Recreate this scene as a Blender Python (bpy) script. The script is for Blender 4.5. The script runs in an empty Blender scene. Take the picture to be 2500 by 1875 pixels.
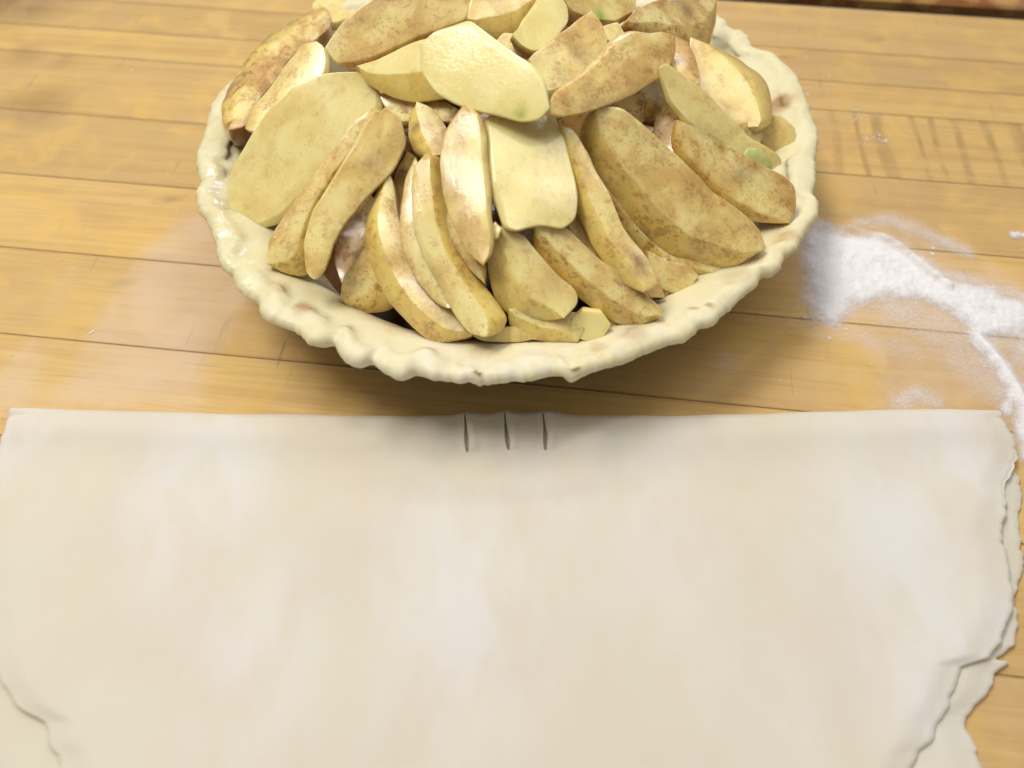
import bpy, math, random
import numpy as np
from mathutils import Vector, Matrix, noise
random.seed(7)
S = bpy.context.scene
COL = S.collection
# ------------------------------------------------------------------ camera
PITCH = math.radians(55.68); CH = .2472; FPX = 1962.0
cd = bpy.data.cameras.new('camera'); cam = bpy.data.objects.new('camera', cd); COL.objects.link(cam)
cam.location = (0, 0, CH); cam.rotation_euler = (math.radians(90) - PITCH, 0, 0)
cd.sensor_width = 36; cd.lens = FPX / 2500 * 36; cd.clip_start = .01; cd.clip_end = 50
cd.dof.use_dof = True; cd.dof.focus_distance = .285; cd.dof.aperture_fstop = 7
S.camera = cam
# ------------------------------------------------------------------ kitchen key and window light, plus added glint lamps
W = bpy.data.worlds.new('World'); S.world = W; W.use_nodes = True
bg = W.node_tree.nodes['Background']; bg.inputs[0].default_value = (1.0, .97, .93, 1); bg.inputs[1].default_value = .21
def area(name, loc, target, sx, sy, power, color):
    l = bpy.data.lights.new(name, 'AREA'); l.shape = 'RECTANGLE'; l.size = sx; l.size_y = sy; l.energy = power; l.color = color
    o = bpy.data.objects.new(name, l); COL.objects.link(o); o.location = loc
    o.rotation_euler = (Vector(target) - Vector(loc)).to_track_quat('-Z', 'Y').to_euler()
    return o
area('key_and_glint_light', (-.50, .40, 1.26), (0, .24, 0), .7, .28, 12.0, (1, .965, .885))
area('key_and_glint_light', (.42, .42, 1.30), (0, .3, 0), .10, .8, 2.6, (1, .97, .92))  # this lamp and the next are added for wet highlights on the slices
area('key_and_glint_light', (-.10, 1.00, 1.15), (0, .3, 0), .9, .05, 2.2, (.96, .97, 1))
for x, y, z, sx, sy, p in ((-.56, .22, 1.05, .05, .6, 1.5), (-.20, .08, 1.12, .04, .4, .8), (.58, .20, 1.0, .05, .6, 1.1), (-.12, .10, 1.2, .4, .04, .4)):
    area('key_and_glint_light', (x, y, z), (x * .3, .22, .05), sx, sy, p * .7, (1, .97, .92))  # added lamps, placed where the slices mirror them as glints
area('window_light', (.22, 1.30, .66), (.05, .28, .05), .26, .16, 1.7, (.62, .66, 1))
S.view_settings.view_transform = 'Standard'; S.view_settings.look = 'None'; S.view_settings.exposure = 0
S.render.engine = 'CYCLES'

# ------------------------------------------------------------------ helpers
FW = np.array([0, math.cos(PITCH), -math.sin(PITCH)]); RT = np.array([1., 0, 0]); UP = np.cross(RT, FW)
CP = np.array([0, 0, CH])
def ray(X, Y): return FW + RT * (X - 1250) / FPX - UP * (Y - 937.5) / FPX
def on_z(X, Y, z=0.):
    d = ray(X, Y); return CP + d * ((z - CH) / d[2])
def nz(x, y, z=0., s=1.): return noise.noise(Vector((x * s, y * s, z * s)))
def V(p): return (p[0] * 1.1302, p[1] * 1.1302)          # read off a reduced view
def E_(p): return (1700 + p[0] / 2.765, 500 + p[1] / 2.765)
def F_(p): return (1700 + p[0] / 2.765, p[1] / 2.765)
def G_(p): return (p[0] / 1.58, p[1] / 1.58)
def mesh_obj(name, verts, faces, mat, smooth=True, parent=None, attrs=None):
    me = bpy.data.meshes.new(name); me.from_pydata([tuple(map(float, v)) for v in verts], [], faces); me.update()
    if smooth: me.polygons.foreach_set('use_smooth', [True] * len(me.polygons))
    me.materials.append(mat)
    for k, a in (attrs or {}).items():
        at = me.attributes.new(k, 'FLOAT', 'POINT'); at.data.foreach_set('value', np.asarray(a, dtype=np.float32))
    o = bpy.data.objects.new(name, me); COL.objects.link(o)
    if parent: o.parent = parent
    return o
def tag(o, label=None, cat=None, group=None, kind=None):
    for k, v in (('label', label), ('category', cat), ('group', group), ('kind', kind)):
        if v: o[k] = v
    return o
def inside(poly, x, y):
    c = False; n = len(poly)
    for i in range(n):
        x1, y1 = poly[i]; x2, y2 = poly[(i + 1) % n]
        if (y1 > y) != (y2 > y) and x < (x2 - x1) * (y - y1) / (y2 - y1) + x1: c = not c
    return c
def segd(ax, ay, bx, by, x, y):
    dx, dy = bx - ax, by - ay; L = dx * dx + dy * dy
    t = 0 if L == 0 else max(0, min(1, ((x - ax) * dx + (y - ay) * dy) / L))
    return math.hypot(x - ax - t * dx, y - ay - t * dy)
def poly_sd(poly, x, y):
    d = min(segd(*poly[i], *poly[(i + 1) % len(poly)], x, y) for i in range(len(poly)))
    return d if inside(poly, x, y) else -d
def line_d(pl, x, y): return min(segd(*pl[i], *pl[i + 1], x, y) for i in range(len(pl) - 1))
def sst(a, b, x):
    t = max(0., min(1., (x - a) / (b - a))); return t * t * (3 - 2 * t)
def wpoly(pts, conv, z=0): return [tuple(on_z(*conv(p), z)[:2]) for p in pts]
ident = lambda p: p

# ------------------------------------------------------------------ material helpers
class MT:
    def __init__(s, name):
        s.m = bpy.data.materials.new(name); s.m.use_nodes = True; s.t = s.m.node_tree; s.b = s.t.nodes['Principled BSDF']
    def n(s, typ, **kw):
        nd = s.t.nodes.new(typ)
        for k, v in kw.items(): setattr(nd, k, v)
        return nd
    def l(s, a, b): s.t.links.new(a, b)
    def put(s, sock, v):
        if isinstance(v, bpy.types.NodeSocket): s.l(v, sock)
        else: sock.default_value = v
    def coords(s, scale=(1, 1, 1), kind='Object', off=None):
        tc = s.n('ShaderNodeTexCoord'); mp = s.n('ShaderNodeMapping'); mp.inputs['Scale'].default_value = scale
        s.l(tc.outputs[kind], mp.inputs[0])
        if off is not None: s.l(off, mp.inputs['Location'])
        return mp.outputs[0]
    def noise(s, vec, scale, detail=4, rough=.55, dist=0.):
        nd = s.n('ShaderNodeTexNoise'); s.l(vec, nd.inputs['Vector'])
        nd.inputs['Scale'].default_value = scale; nd.inputs['Detail'].default_value = detail
        nd.inputs['Roughness'].default_value = rough; nd.inputs['Distortion'].default_value = dist
        return nd.outputs[0]
    def ramp(s, f, a, b, lo=0., hi=1.):
        nd = s.n('ShaderNodeMapRange'); nd.interpolation_type = 'SMOOTHSTEP'
        s.put(nd.inputs[0], f); s.put(nd.inputs[1], a); s.put(nd.inputs[2], b); s.put(nd.inputs[3], lo); s.put(nd.inputs[4], hi)
        return nd.outputs[0]
    def math(s, op, a, b=0.):
        nd = s.n('ShaderNodeMath', operation=op); s.put(nd.inputs[0], a); s.put(nd.inputs[1], b); return nd.outputs[0]
    def mix(s, f, a, b, mode='MIX'):
        nd = s.n('ShaderNodeMix', data_type='RGBA', blend_type=mode)
        s.put(nd.inputs[0], f)
        for k, v in ((6, a), (7, b)):
            if isinstance(v, tuple): nd.inputs[k].default_value = (*v, 1)
            else: s.l(v, nd.inputs[k])
        return nd.outputs[2]
    def attr(s, name, typ='GEOMETRY'):
        nd = s.n('ShaderNodeAttribute', attribute_name=name, attribute_type=typ); return nd.outputs['Fac']
    def bump(s, h, strength, dist, prev=None):
        nd = s.n('ShaderNodeBump'); nd.inputs['Strength'].default_value = strength; nd.inputs['Distance'].default_value = dist
        s.l(h, nd.inputs['Height'])
        if prev: s.l(prev, nd.inputs['Normal'])
        return nd.outputs[0]
def sss(b, w, r=(1, .7, .35), sc=.004):
    b.inputs['Subsurface Weight'].default_value = w; b.inputs['Subsurface Radius'].default_value = r; b.inputs['Subsurface Scale'].default_value = sc

def apple_mat():
    M = MT('apple_flesh'); oi = M.n('ShaderNodeObjectInfo')
    off = M.n('ShaderNodeVectorMath', operation='SCALE'); off.inputs[0].default_value = (7, 13, 5); M.l(oi.outputs['Random'], off.inputs['Scale'])
    v = M.coords((1, 1, 1), off=off.outputs[0]); vs = M.coords((.75, 1, 1), off=off.outputs[0])
    coat = M.math('MULTIPLY', M.attr('coat', 'OBJECT'), .8); rind = M.attr('rind'); green = M.attr('green', 'OBJECT')
    big = M.noise(v, 55, 3, .5, .6); mid = M.noise(vs, 150, 6, .68, .25); fine = M.noise(v, 700, 5, .7); m0 = M.noise(v, 110, 4, .6, .4); spk = M.noise(v, 1700, 2, .6)
    flesh = M.mix(M.ramp(big, .35, .65), (.94, .82, .37), (.92, .75, .25))
    flesh = M.mix(M.math('MULTIPLY', rind, M.ramp(mid, .35, .6, .65, 1.)), flesh, (.88, .67, .16))
    flesh = M.mix(M.math('MULTIPLY', green, M.ramp(big, .45, .7, .1, .8)), flesh, (.80, .79, .42))
    # tan film of sugar and cinnamon
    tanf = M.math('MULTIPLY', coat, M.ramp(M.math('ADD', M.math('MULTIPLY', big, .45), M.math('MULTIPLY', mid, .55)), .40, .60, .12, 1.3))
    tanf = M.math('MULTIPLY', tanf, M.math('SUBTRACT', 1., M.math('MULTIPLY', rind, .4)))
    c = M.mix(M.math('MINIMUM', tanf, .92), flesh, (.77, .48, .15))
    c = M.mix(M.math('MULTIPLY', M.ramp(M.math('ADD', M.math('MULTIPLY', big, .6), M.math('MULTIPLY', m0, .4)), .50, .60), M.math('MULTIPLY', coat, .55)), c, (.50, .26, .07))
    # cinnamon clots and speckles
    cl = M.math('MULTIPLY', M.ramp(mid, .545, .60), M.ramp(fine, .40, .52, .15, 1.)); cl = M.math('MULTIPLY', cl, M.math('ADD', M.math('MULTIPLY', coat, .95), .06))
    m2 = M.noise(vs, 270, 6, .72, .3)
    ed = M.math('MULTIPLY', M.attr('edge'), M.math('MULTIPLY', M.ramp(m2, .38, .54, .2, 1.), M.math('ADD', M.math('MULTIPLY', coat, .85), .0)))
    cl = M.math('MAXIMUM', cl, M.math('MAXIMUM', ed, M.math('MULTIPLY', M.math('MULTIPLY', M.ramp(m2, .555, .60), M.ramp(fine, .38, .50, .2, 1.)), M.math('MULTIPLY', coat, 1.1))))
    cl = M.math('MULTIPLY', cl, M.math('MINIMUM', M.math('ADD', .50, M.math('ADD', M.math('MULTIPLY', rind, .6), M.math('MULTIPLY', M.attr('edge'), .8))), 1.))
    c = M.mix(M.math('MINIMUM', cl, .95), c, (.33, .135, .024))
    sp = M.math('MULTIPLY', M.ramp(M.math('ADD', M.math('MULTIPLY', fine, .5), M.math('MULTIPLY', spk, .5)), .555, .60), M.math('MULTIPLY', M.math('ADD', M.math('MULTIPLY', coat, .75), .22), M.ramp(m0, .42, .58, .12, 1.)))
    c = M.mix(sp, c, (.38, .18, .045))
    c = M.mix(M.attr('spot'), c, (.36, .46, .06))
    st = M.math('MULTIPLY', M.attr('blot'), M.ramp(fine, .3, .6, .6, 1.)); c = M.mix(st, c, (.20, .07, .03)); c = M.mix(M.math('MULTIPLY', M.attr('side'), M.ramp(mid, .35, .6, .6, 1.)), c, (.27, .115, .026))  # side: brown painted on flanks and undersides as shade in the gaps
    M.l(c, M.b.inputs['Base Color'])
    M.l(M.ramp(mid, .3, .7, .32, .46), M.b.inputs['Roughness'])
    sss(M.b, .4, r=(1, .6, .25), sc=.005)
    M.l(M.math('ADD', M.ramp(big, .35, .6, .5, 1.), M.math('MULTIPLY', M.attr('blot'), .6)), M.b.inputs['Coat Weight']); M.b.inputs['Coat Roughness'].default_value = .06; M.b.inputs['Coat IOR'].default_value = 1.7
    b1 = M.bump(fine, .5, .00003); b2 = M.bump(mid, .4, .00016, b1); b3 = M.bump(spk, .3, .00001, b2)
    M.l(b3, M.b.inputs['Normal']); M.l(M.bump(spk, .6, .00006, M.bump(fine, .6, .00010, M.bump(mid, .5, .0005))), M.b.inputs['Coat Normal'])
    return M.m
def peel_mat():
    M = MT('green_peel'); v = M.coords(); f = M.noise(v, 500, 4)
    M.l(M.mix(M.ramp(f, .3, .7), (.50, .54, .15), (.62, .62, .26)), M.b.inputs['Base Color']); M.b.inputs['Roughness'].default_value = .35
    return M.m
def crust_mat():
    M = MT('raw_pastry'); v = M.coords(); big = M.noise(v, 45, 4); mid = M.noise(v, 170, 5, .6); fine = M.noise(v, 800, 4)
    c = M.mix(M.ramp(big, .35, .68), (.78, .72, .47), (.75, .665, .38))
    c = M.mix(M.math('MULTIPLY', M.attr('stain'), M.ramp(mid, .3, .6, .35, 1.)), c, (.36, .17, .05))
    c = M.mix(M.math('MULTIPLY', M.ramp(big, .58, .72), .45), c, (.62, .45, .18))
    c = M.mix(M.math('MULTIPLY', M.attr('dust'), M.ramp(mid, .35, .65)), c, (.84, .79, .70))
    M.l(c, M.b.inputs['Base Color'])
    wet = M.attr('wet'); M.l(M.ramp(M.math('MULTIPLY', wet, M.ramp(mid, .35, .6)), 0., 1., .6, .2), M.b.inputs['Roughness'])
    sss(M.b, .25, sc=.004)
    b = M.bump(mid, .45, .0008); b = M.bump(fine, .3, .00004, b); M.l(M.math('MULTIPLY', M.ramp(wet, .4, .9), .5), M.b.inputs['Coat Weight']); M.b.inputs['Coat Roughness'].default_value = .14; M.l(b, M.b.inputs['Normal'])
    return M.m
def dough_mat():
    M = MT('floured_dough'); v = M.coords(); vs = M.coords((1, .5, 1)); big = M.noise(v, 22, 3, .5); mid = M.noise(vs, 70, 5, .55, .4); fine = M.noise(vs, 900, 4, .65)
    c = M.mix(M.ramp(big, .35, .65), (.685, .64, .525), (.68, .60, .485))
    fl = M.math('MULTIPLY', M.ramp(M.math('ADD', M.math('MULTIPLY', mid, .5), M.math('MULTIPLY', big, .5)), .40, .66), .3)
    c = M.mix(fl, c, (.70, .67, .62))
    c = M.mix(M.math('MULTIPLY', M.attr('flour'), M.ramp(mid, .3, .6, .2, .7)), c, (.76, .75, .77))
    c = M.mix(M.math('MULTIPLY', M.attr('bare'), .4), c, (.66, .62, .48))
    M.l(c, M.b.inputs['Base Color']); M.b.inputs['Roughness'].default_value = .75
    M.b.inputs['Specular IOR Level'].default_value = .25
    sss(M.b, .15, sc=.004)
    b = M.bump(mid, .2, .0016); b = M.bump(fine, .45, .00014, b); M.l(b, M.b.inputs['Normal'])
    return M.m
def wood_mat():
    M = MT('maple_plank'); oi = M.n('ShaderNodeObjectInfo')
    off = M.n('ShaderNodeVectorMath', operation='SCALE'); off.inputs[0].default_value = (3, 11, 5); M.l(oi.outputs['Random'], off.inputs['Scale'])
    v = M.coords((1, 1, 1), off=off.outputs[0]); vg = M.coords((.045, 1, 1), off=off.outputs[0]); vf = M.coords((.02, 1, 1), off=off.outputs[0])
    grain = M.noise(vg, 130, 6, .6, 1.2); fib = M.noise(vf, 900, 4, .7); big = M.noise(v, 14, 3); blot = M.noise(v, 45, 5, .6, .6); spot = M.noise(v, 150, 3)
    tone = M.attr('tone', 'OBJECT')
    c = M.mix(tone, (.69, .465, .175), (.56, .375, .15))
    c = M.mix(M.ramp(grain, .40, .66, 0., .38), c, (.46, .245, .07))
    c = M.mix(M.ramp(fib, .45, .75, 0., .30), c, (.36, .19, .07))
    c = M.mix(M.ramp(blot, .46, .66, 0., .45), c, (.74, .475, .13))
    c = M.mix(M.ramp(big, .45, .65, 0., .35), c, (.50, .33, .17))
    # cross wise planer chatter on one board
    wv = M.n('ShaderNodeTexWave', wave_type='BANDS', bands_direction='X', wave_profile='SIN'); M.l(M.coords((1, .16, 1)), wv.inputs['Vector'])
    wv.inputs['Scale'].default_value = 26; wv.inputs['Distortion'].default_value = 7.5; wv.inputs['Detail'].default_value = 2; wv.inputs['Detail Scale'].default_value = 1.2
    c = M.mix(M.math('MULTIPLY', M.attr('chatter'), M.math('MULTIPLY', M.ramp(wv.outputs[1], .55, 1., 0., .75), M.ramp(blot, .35, .6, .1, 1.))), c, (.21, .125, .06))
    c = M.mix(M.math('MULTIPLY', M.attr('stain'), M.ramp(blot, .3, .6, .35, 1.)), c, (.20, .11, .05))  # table stains, plus the light falloff painted into the far left corner
    scr = M.noise(M.coords((1, .10, 1)), 70, 3, .5, 2.)
    c = M.mix(M.ramp(scr, .69, .74, 0., .4), c, (.24, .13, .06))
    for sc_, rot in (((1, .05, 1), .5), ((1, .06, 1), -.35), ((.05, 1, 1), .25)):
        tc = M.n('ShaderNodeTexCoord'); mp = M.n('ShaderNodeMapping'); mp.inputs['Scale'].default_value = sc_; mp.inputs['Rotation'].default_value = (0, 0, rot); M.l(tc.outputs['Object'], mp.inputs[0])
        c = M.mix(M.math('MULTIPLY', M.ramp(M.noise(mp.outputs[0], 420, 2, .5), .70, .76), M.ramp(big, .4, .6, .1, .55)), c, (.30, .17, .07))
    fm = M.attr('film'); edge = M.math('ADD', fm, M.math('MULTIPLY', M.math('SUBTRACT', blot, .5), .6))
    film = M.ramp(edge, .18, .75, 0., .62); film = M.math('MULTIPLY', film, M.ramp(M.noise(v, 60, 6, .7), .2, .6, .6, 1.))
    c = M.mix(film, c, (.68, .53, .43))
    M.l(c, M.b.inputs['Base Color']); M.l(M.ramp(blot, .3, .7, .5, .7), M.b.inputs['Roughness'])
    M.b.inputs['Specular IOR Level'].default_value = .35
    b = M.bump(fib, .12, .0003); b = M.bump(grain, .10, .0006, b); M.l(b, M.b.inputs['Normal'])
    return M.m
def flour_mat():
    M = MT('flour'); v = M.coords(); d = M.attr('cover'); n1 = M.noise(v, 95, 6, .68, .4); n2 = M.noise(v, 1100, 3, .75)
    a = M.math('ADD', d, M.math('MULTIPLY', M.math('SUBTRACT', n1, .5), .45)); a = M.math('ADD', a, M.math('MULTIPLY', M.math('SUBTRACT', n2, .5), .55))
    al = M.ramp(a, .10, 1.12)
    M.l(al, M.b.inputs['Alpha']); M.b.inputs['Base Color'].default_value = (.86, .84, .85, 1); M.b.inputs['Roughness'].default_value = .9
    M.b.inputs['Specular IOR Level'].default_value = .1
    b = M.bump(n1, .5, .0015); b = M.bump(n2, .4, .0003, b); M.l(b, M.b.inputs['Normal'])
    return M.m
def plain(name, col, rough=.5, metal=0.):
    M = MT(name); f = M.noise(M.coords(), 300, 4); dk = tuple(x * .7 for x in col)
    M.l(M.mix(M.ramp(f, .35, .7), col, dk), M.b.inputs['Base Color']); M.b.inputs['Roughness'].default_value = rough; M.b.inputs['Metallic'].default_value = metal
    return M.m
APPLE, PEEL, CRUST, DOUGH, WOOD, FLOUR = apple_mat(), peel_mat(), crust_mat(), dough_mat(), wood_mat(), flour_mat()
TIN = plain('tin', (.55, .57, .60), .35, 1.); SYRUP = plain('cinnamon_syrup', (.12, .045, .015), .25); DARK = plain('gap_black', (.012, .008, .006), .8); GLUE = plain('glue_line', (.30, .17, .07), .7)

# ------------------------------------------------------------------ butcher block table
TH = math.radians(-6.75); tx, ty = math.cos(TH), math.sin(TH); nx, ny = -ty, tx
table = bpy.data.objects.new('table_top', None); COL.objects.link(table); table.rotation_euler = (0, 0, TH); tag(table, 'butcher block table top of glued yellow maple planks', kind='structure')
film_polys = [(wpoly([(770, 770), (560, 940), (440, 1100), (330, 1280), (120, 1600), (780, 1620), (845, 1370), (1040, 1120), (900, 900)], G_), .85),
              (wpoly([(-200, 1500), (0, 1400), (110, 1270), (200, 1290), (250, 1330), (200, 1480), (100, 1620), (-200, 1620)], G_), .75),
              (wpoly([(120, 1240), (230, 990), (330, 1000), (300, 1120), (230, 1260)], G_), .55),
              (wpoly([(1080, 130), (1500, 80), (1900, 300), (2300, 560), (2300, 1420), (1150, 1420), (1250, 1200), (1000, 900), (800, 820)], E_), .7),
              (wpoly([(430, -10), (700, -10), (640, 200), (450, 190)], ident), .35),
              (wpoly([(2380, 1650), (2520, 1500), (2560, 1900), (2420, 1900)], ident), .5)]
stain_shade_pts = [((60, 130), .014, .35), ((160, 150), .010, .3), ((100, 255), .022, .45), ((20, 250), .015, .35), ((60, -30), .05, .75), ((300, 690), .0025, .5), ((1545, 925), .003, .6), ((1912, 140), .0025, .6),  # broad far left patches paint in light falloff; small spots are stains
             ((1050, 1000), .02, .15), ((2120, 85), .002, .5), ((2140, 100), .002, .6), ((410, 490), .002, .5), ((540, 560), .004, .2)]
stain_shade_pts = [(on_z(*p)[:2], r, a) for p, r, a in stain_shade_pts]
ch0 = on_z(1980, 380)
def n_to_local(n): return n                                     # local y of the table = distance along the joint normal
joints = [.4290, .3886]                                         # far edge of the table first
joints += [.3446 - .0]
edges = [.4365, .3956, .3690, .3458, .2998, .2560, .2121, .1682, .1243, .0804, .0365, -.0074, -.0513, -.0952, -.1391]
def plank(y1, y0, tone, x0=-.60, x1=.62, nx_=150):
    ys = [y0 + .00005, y0 + .0010] + list(np.linspace(y0 + .004, y1 - .004, 9)) + [y1 - .0010, y1 - .00005]
    zs = [-.0002, -.00004] + [0.] * 9 + [-.00004, -.0002]
    xs = np.linspace(x0, x1, nx_)
    vs, A = [], {k: [] for k in ('film', 'stain', 'chatter')}
    for x in xs:
        for y, z in zip(ys, zs):
            vs.append((x, y, z)); wx, wy = x * tx - y * ty, x * ty + y * tx
            f = 0
            if wy > -.02 and abs(wx) < .35:
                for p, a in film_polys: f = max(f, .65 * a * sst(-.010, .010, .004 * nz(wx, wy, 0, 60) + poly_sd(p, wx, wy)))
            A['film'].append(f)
            s = 0
            for (px, py), r, a in stain_shade_pts: s = max(s, a * sst(r, r * .3, math.hypot(wx - px, wy - py)))
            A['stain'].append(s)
            A['chatter'].append(.6 * sst(ch0[0] + .0, ch0[0] + .02, wx) if abs(y1 - .3458) < .001 else 0)
    m = len(ys); fs = [(i * m + j, (i + 1) * m + j, (i + 1) * m + j + 1, i * m + j + 1) for i in range(nx_ - 1) for j in range(m - 1)]
    b = len(vs)                                                # sides and underside
    for x in (x0, x1):
        for y in (ys[0], ys[-1]): vs.append((x, y, -.03))
    for k in A: A[k] += [0] * 4
    e = (nx_ - 1) * m
    fs += [(b, b + 2, b + 3, b + 1), tuple([b] + [i * m for i in range(nx_)] + [b + 2]), tuple([b + 3] + [i * m + m - 1 for i in reversed(range(nx_))] + [b + 1]),
           tuple([b, b + 1] + [j for j in reversed(range(m))]), tuple([b + 2] + [e + j for j in range(m)] + [b + 3])]
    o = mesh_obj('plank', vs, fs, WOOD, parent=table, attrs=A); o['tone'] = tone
    return o
tones = [.65, .95, .35, .50, .85, .05, .45, .15, .95, .5, .6, .4, .6, .5]
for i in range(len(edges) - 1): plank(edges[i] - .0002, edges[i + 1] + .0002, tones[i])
mesh_obj('glue_bed', [(-.6, -.139, -.031), (.62, -.139, -.031), (.62, .436, -.031), (-.6, .436, -.031)] + [(-.6, -.139, -.0003), (.62, -.139, -.0003), (.62, .436, -.0003), (-.6, .436, -.0003)],
         [(0, 3, 2, 1), (4, 5, 6, 7), (0, 1, 5, 4), (1, 2, 6, 5), (2, 3, 7, 6), (3, 0, 4, 7)], GLUE, smooth=False, parent=table)
# reddish board beyond the table's far edge, across a dark gap
RED = wood_mat(); RED.name = 'reddish_board'
for nd in RED.node_tree.nodes:
    if nd.type == 'MIX' and nd.inputs[6].default_value[0] > .59 and not nd.inputs[6].is_linked:
        nd.inputs[6].default_value = (.26, .08, .02, 1); nd.inputs[7].default_value = (.20, .06, .015, 1)
def beam(name, y0, y1, z0, z1, mat, bev=.0015):
    pr = [(y0, z0), (y0, z1 - bev), (y0 + bev, z1), (y1 - bev, z1), (y1, z1 - bev), (y1, z0)]
    vs = [(x, y, z) for x in (-.6, .62) for y, z in pr]
    vs = [(x * tx - y * ty, x * ty + y * tx, z) for x, y, z in vs]
    fs = [tuple(range(6))[::-1], tuple(range(6, 12))] + [(i, (i + 1) % 6, (i + 1) % 6 + 6, i + 6) for i in range(6)]
    return mesh_obj(name, vs, fs, mat, smooth=False)
o = beam('wooden_board', .4610, .56, -.013, -.007, RED); o['tone'] = .4; tag(o, 'reddish orange wooden board behind the far edge of the table across a dark gap', 'board')
o = beam('gap_shade_slab', .20, .70, -.09, -.08, DARK); tag(o, 'black slab under the table, standing in for the shade in the gap', kind='structure')  # black slab added so the gap past the table looks dark

# ------------------------------------------------------------------ pie shell
PC = np.array([-.0014, .2594])
rim_px = [(700, 70), (650, 108), (612, 145), (578, 190), (545, 232), (519, 262), (504, 310), (494, 350), (482, 380), (484, 416), (490, 445), (481, 477), (485, 506), (492, 527), (508, 548), (519, 574), (530, 606), (533, 635), (551, 668), (569, 678), (584, 715), (609, 729), (634, 742), (636, 765), (656, 789), (700, 800), (725, 809), (739, 820), (754, 845), (783, 852), (808, 839), (822, 848), (833, 877), (855, 897), (888, 903), (906, 883), (931, 906), (967, 928), (985, 931), (1018, 911), (1059, 927), (1108, 930), (1122, 938), (1149, 933), (1185, 938), (1226, 935), (1255, 928), (1276, 930), (1362, 917), (1375, 917), (1389, 933), (1398, 936), (1452, 910), (1518, 890), (1575, 863), (1630, 843), (1670, 838), (1698, 816), (1706, 805), (1738, 801), (1760, 772), (1803, 733), (1847, 700), (1858, 675), (1883, 682), (1901, 664), (1912, 631), (1937, 621), (1962, 581), (1973, 563), (1995, 537), (1995, 505), (1981, 489), (1991, 427), (1988, 398), (1997, 325), (1991, 311), (1980, 278), (1968, 246), (1952, 217), (1948, 199), (1915, 163), (1886, 141), (1836, 123), (1829, 105), (1810, 87), (1778, 78), (1767, 58), (1742, 40)]
ZR = .0392
pol = []
for X, Y in rim_px:
    p = on_z(X, Y, ZR)[:2] - PC; pol.append((math.atan2(p[1], p[0]), math.hypot(*p)))
pol.sort()
pa = np.array([a for a, r in pol]); pr_ = np.array([r for a, r in pol])
back = [a for a in np.linspace(-math.pi, math.pi, 120)]
miss = [a for a in back if not (np.min(np.abs(((pa - a + math.pi) % (2 * math.pi)) - math.pi)) < .06)]
miss = [a for a in miss if .5 < a < 2.7]
pa2 = np.concatenate([pa, miss]); pr2 = np.concatenate([pr_, [.1195 + .0016 * math.sin(23 * a) for a in miss]])
k = np.argsort(pa2); pa2, pr2 = pa2[k], pr2[k]
NA = 900
ANG = np.linspace(-math.pi, math.pi, NA, endpoint=False)
RO = np.interp(ANG, pa2, pr2, period=2 * math.pi)
kern = np.exp(-np.linspace(-2, 2, 5) ** 2); kern /= kern.sum()
RO = np.convolve(np.concatenate([RO[-2:], RO, RO[:2]]), kern, 'valid')
kw = np.hanning(91); kw /= kw.sum(); RM = np.convolve(np.concatenate([RO[-45:], RO, RO[:45]]), kw, 'valid')
stains = [((1904, 250), .006, 1.), ((742, 750), .005, .9), ((1691, 758), .0022, .9), ((1728, 754), .002, .9), ((1545, 820), .006, .6), ((1915, 585), .005, .5), ((1460, 848), .004, .6), ((680, 700), .006, .35), ((1800, 680), .007, .3), ((560, 500), .006, .35)]
stains = [(on_z(*p, .040)[:2], r, a) for p, r, a in stains]
prof = [(-.0135, .0225), (-.0080, .0315), (-.0040, .0345), (-.0014, .0372), (-.0002, .0384), (.0002, .0396), (-.0006, .0412), (-.0020, .0420), (-.0038, .0421), (-.0052, .0417), (-.0064, .0408), (-.0078, .0400), (-.0105, .0393), (-.0140, .0383), (-.0165, .0371), (-.0190, .0356), (-.0215, .0337), (-.0240, .0310), (-.0265, .0275), (-.0300, .0205), (-.0340, .0125), (-.0380, .0075), (-.046, .0062)]
vs, st, wt, du = [], [], [], []
for i, a in enumerate(ANG):
    ca, sa = math.cos(a), math.sin(a); RO[i] += .0006 * (abs(nz(ca * .12, sa * .12, 3, 260)) - .3) + .0005 * nz(ca * .12, sa * .12, 3, 700); lobe = (RO[i] - RM[i])
    for j, (dr, z) in enumerate(prof):
        dr0 = dr
        lip = math.exp(-((dr + .0025) / .0045) ** 2)
        if -.0100 < dr < -.003: dr = dr - .0014 - .0045 * nz(ca * .12, sa * .12, 4, 55) - .0022 * nz(ca * .12, sa * .12, 8, 150) + lobe * .5
        r = (RO[i] if dr > -.003 else RM[i] * min(1, (-dr - .003) / .009) + RO[i] * (1 - min(1, (-dr - .003) / .009))) + dr
        x, y = PC[0] + ca * r, PC[1] + sa * r
        zz = z + lip * lobe * .4 + .0014 * lip * nz(x, y, 1, 130) + .0004 * lip * (1 - 2 * abs(nz(x, y, 5, 170))) + .0011 * nz(x, y, 9, 45)
        rr = r + .0006 * nz(x, y, 3, 120) * (1 if dr < -.003 else .4)
        x, y = PC[0] + ca * rr, PC[1] + sa * rr
        vs.append((x, y, zz))
        s = 0
        for (sx, sy), R_, A_ in stains: s = max(s, A_ * sst(R_, R_ * .35, math.hypot(x - sx, y - sy)))
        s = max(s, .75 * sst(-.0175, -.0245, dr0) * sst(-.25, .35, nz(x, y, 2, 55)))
        st.append(s); wt.append(max(sst(-.07, -.10, x), .35) if z > .03 else .1); du.append(max(0, math.exp(-((a + 1.55) / .6) ** 2) * .6))
m = len(prof); fs = [(i * m + j, ((i + 1) % NA) * m + j, ((i + 1) % NA) * m + j + 1, i * m + j + 1) for i in range(NA) for j in range(m - 1)]
fs = [f[::-1] for f in fs]
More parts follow.
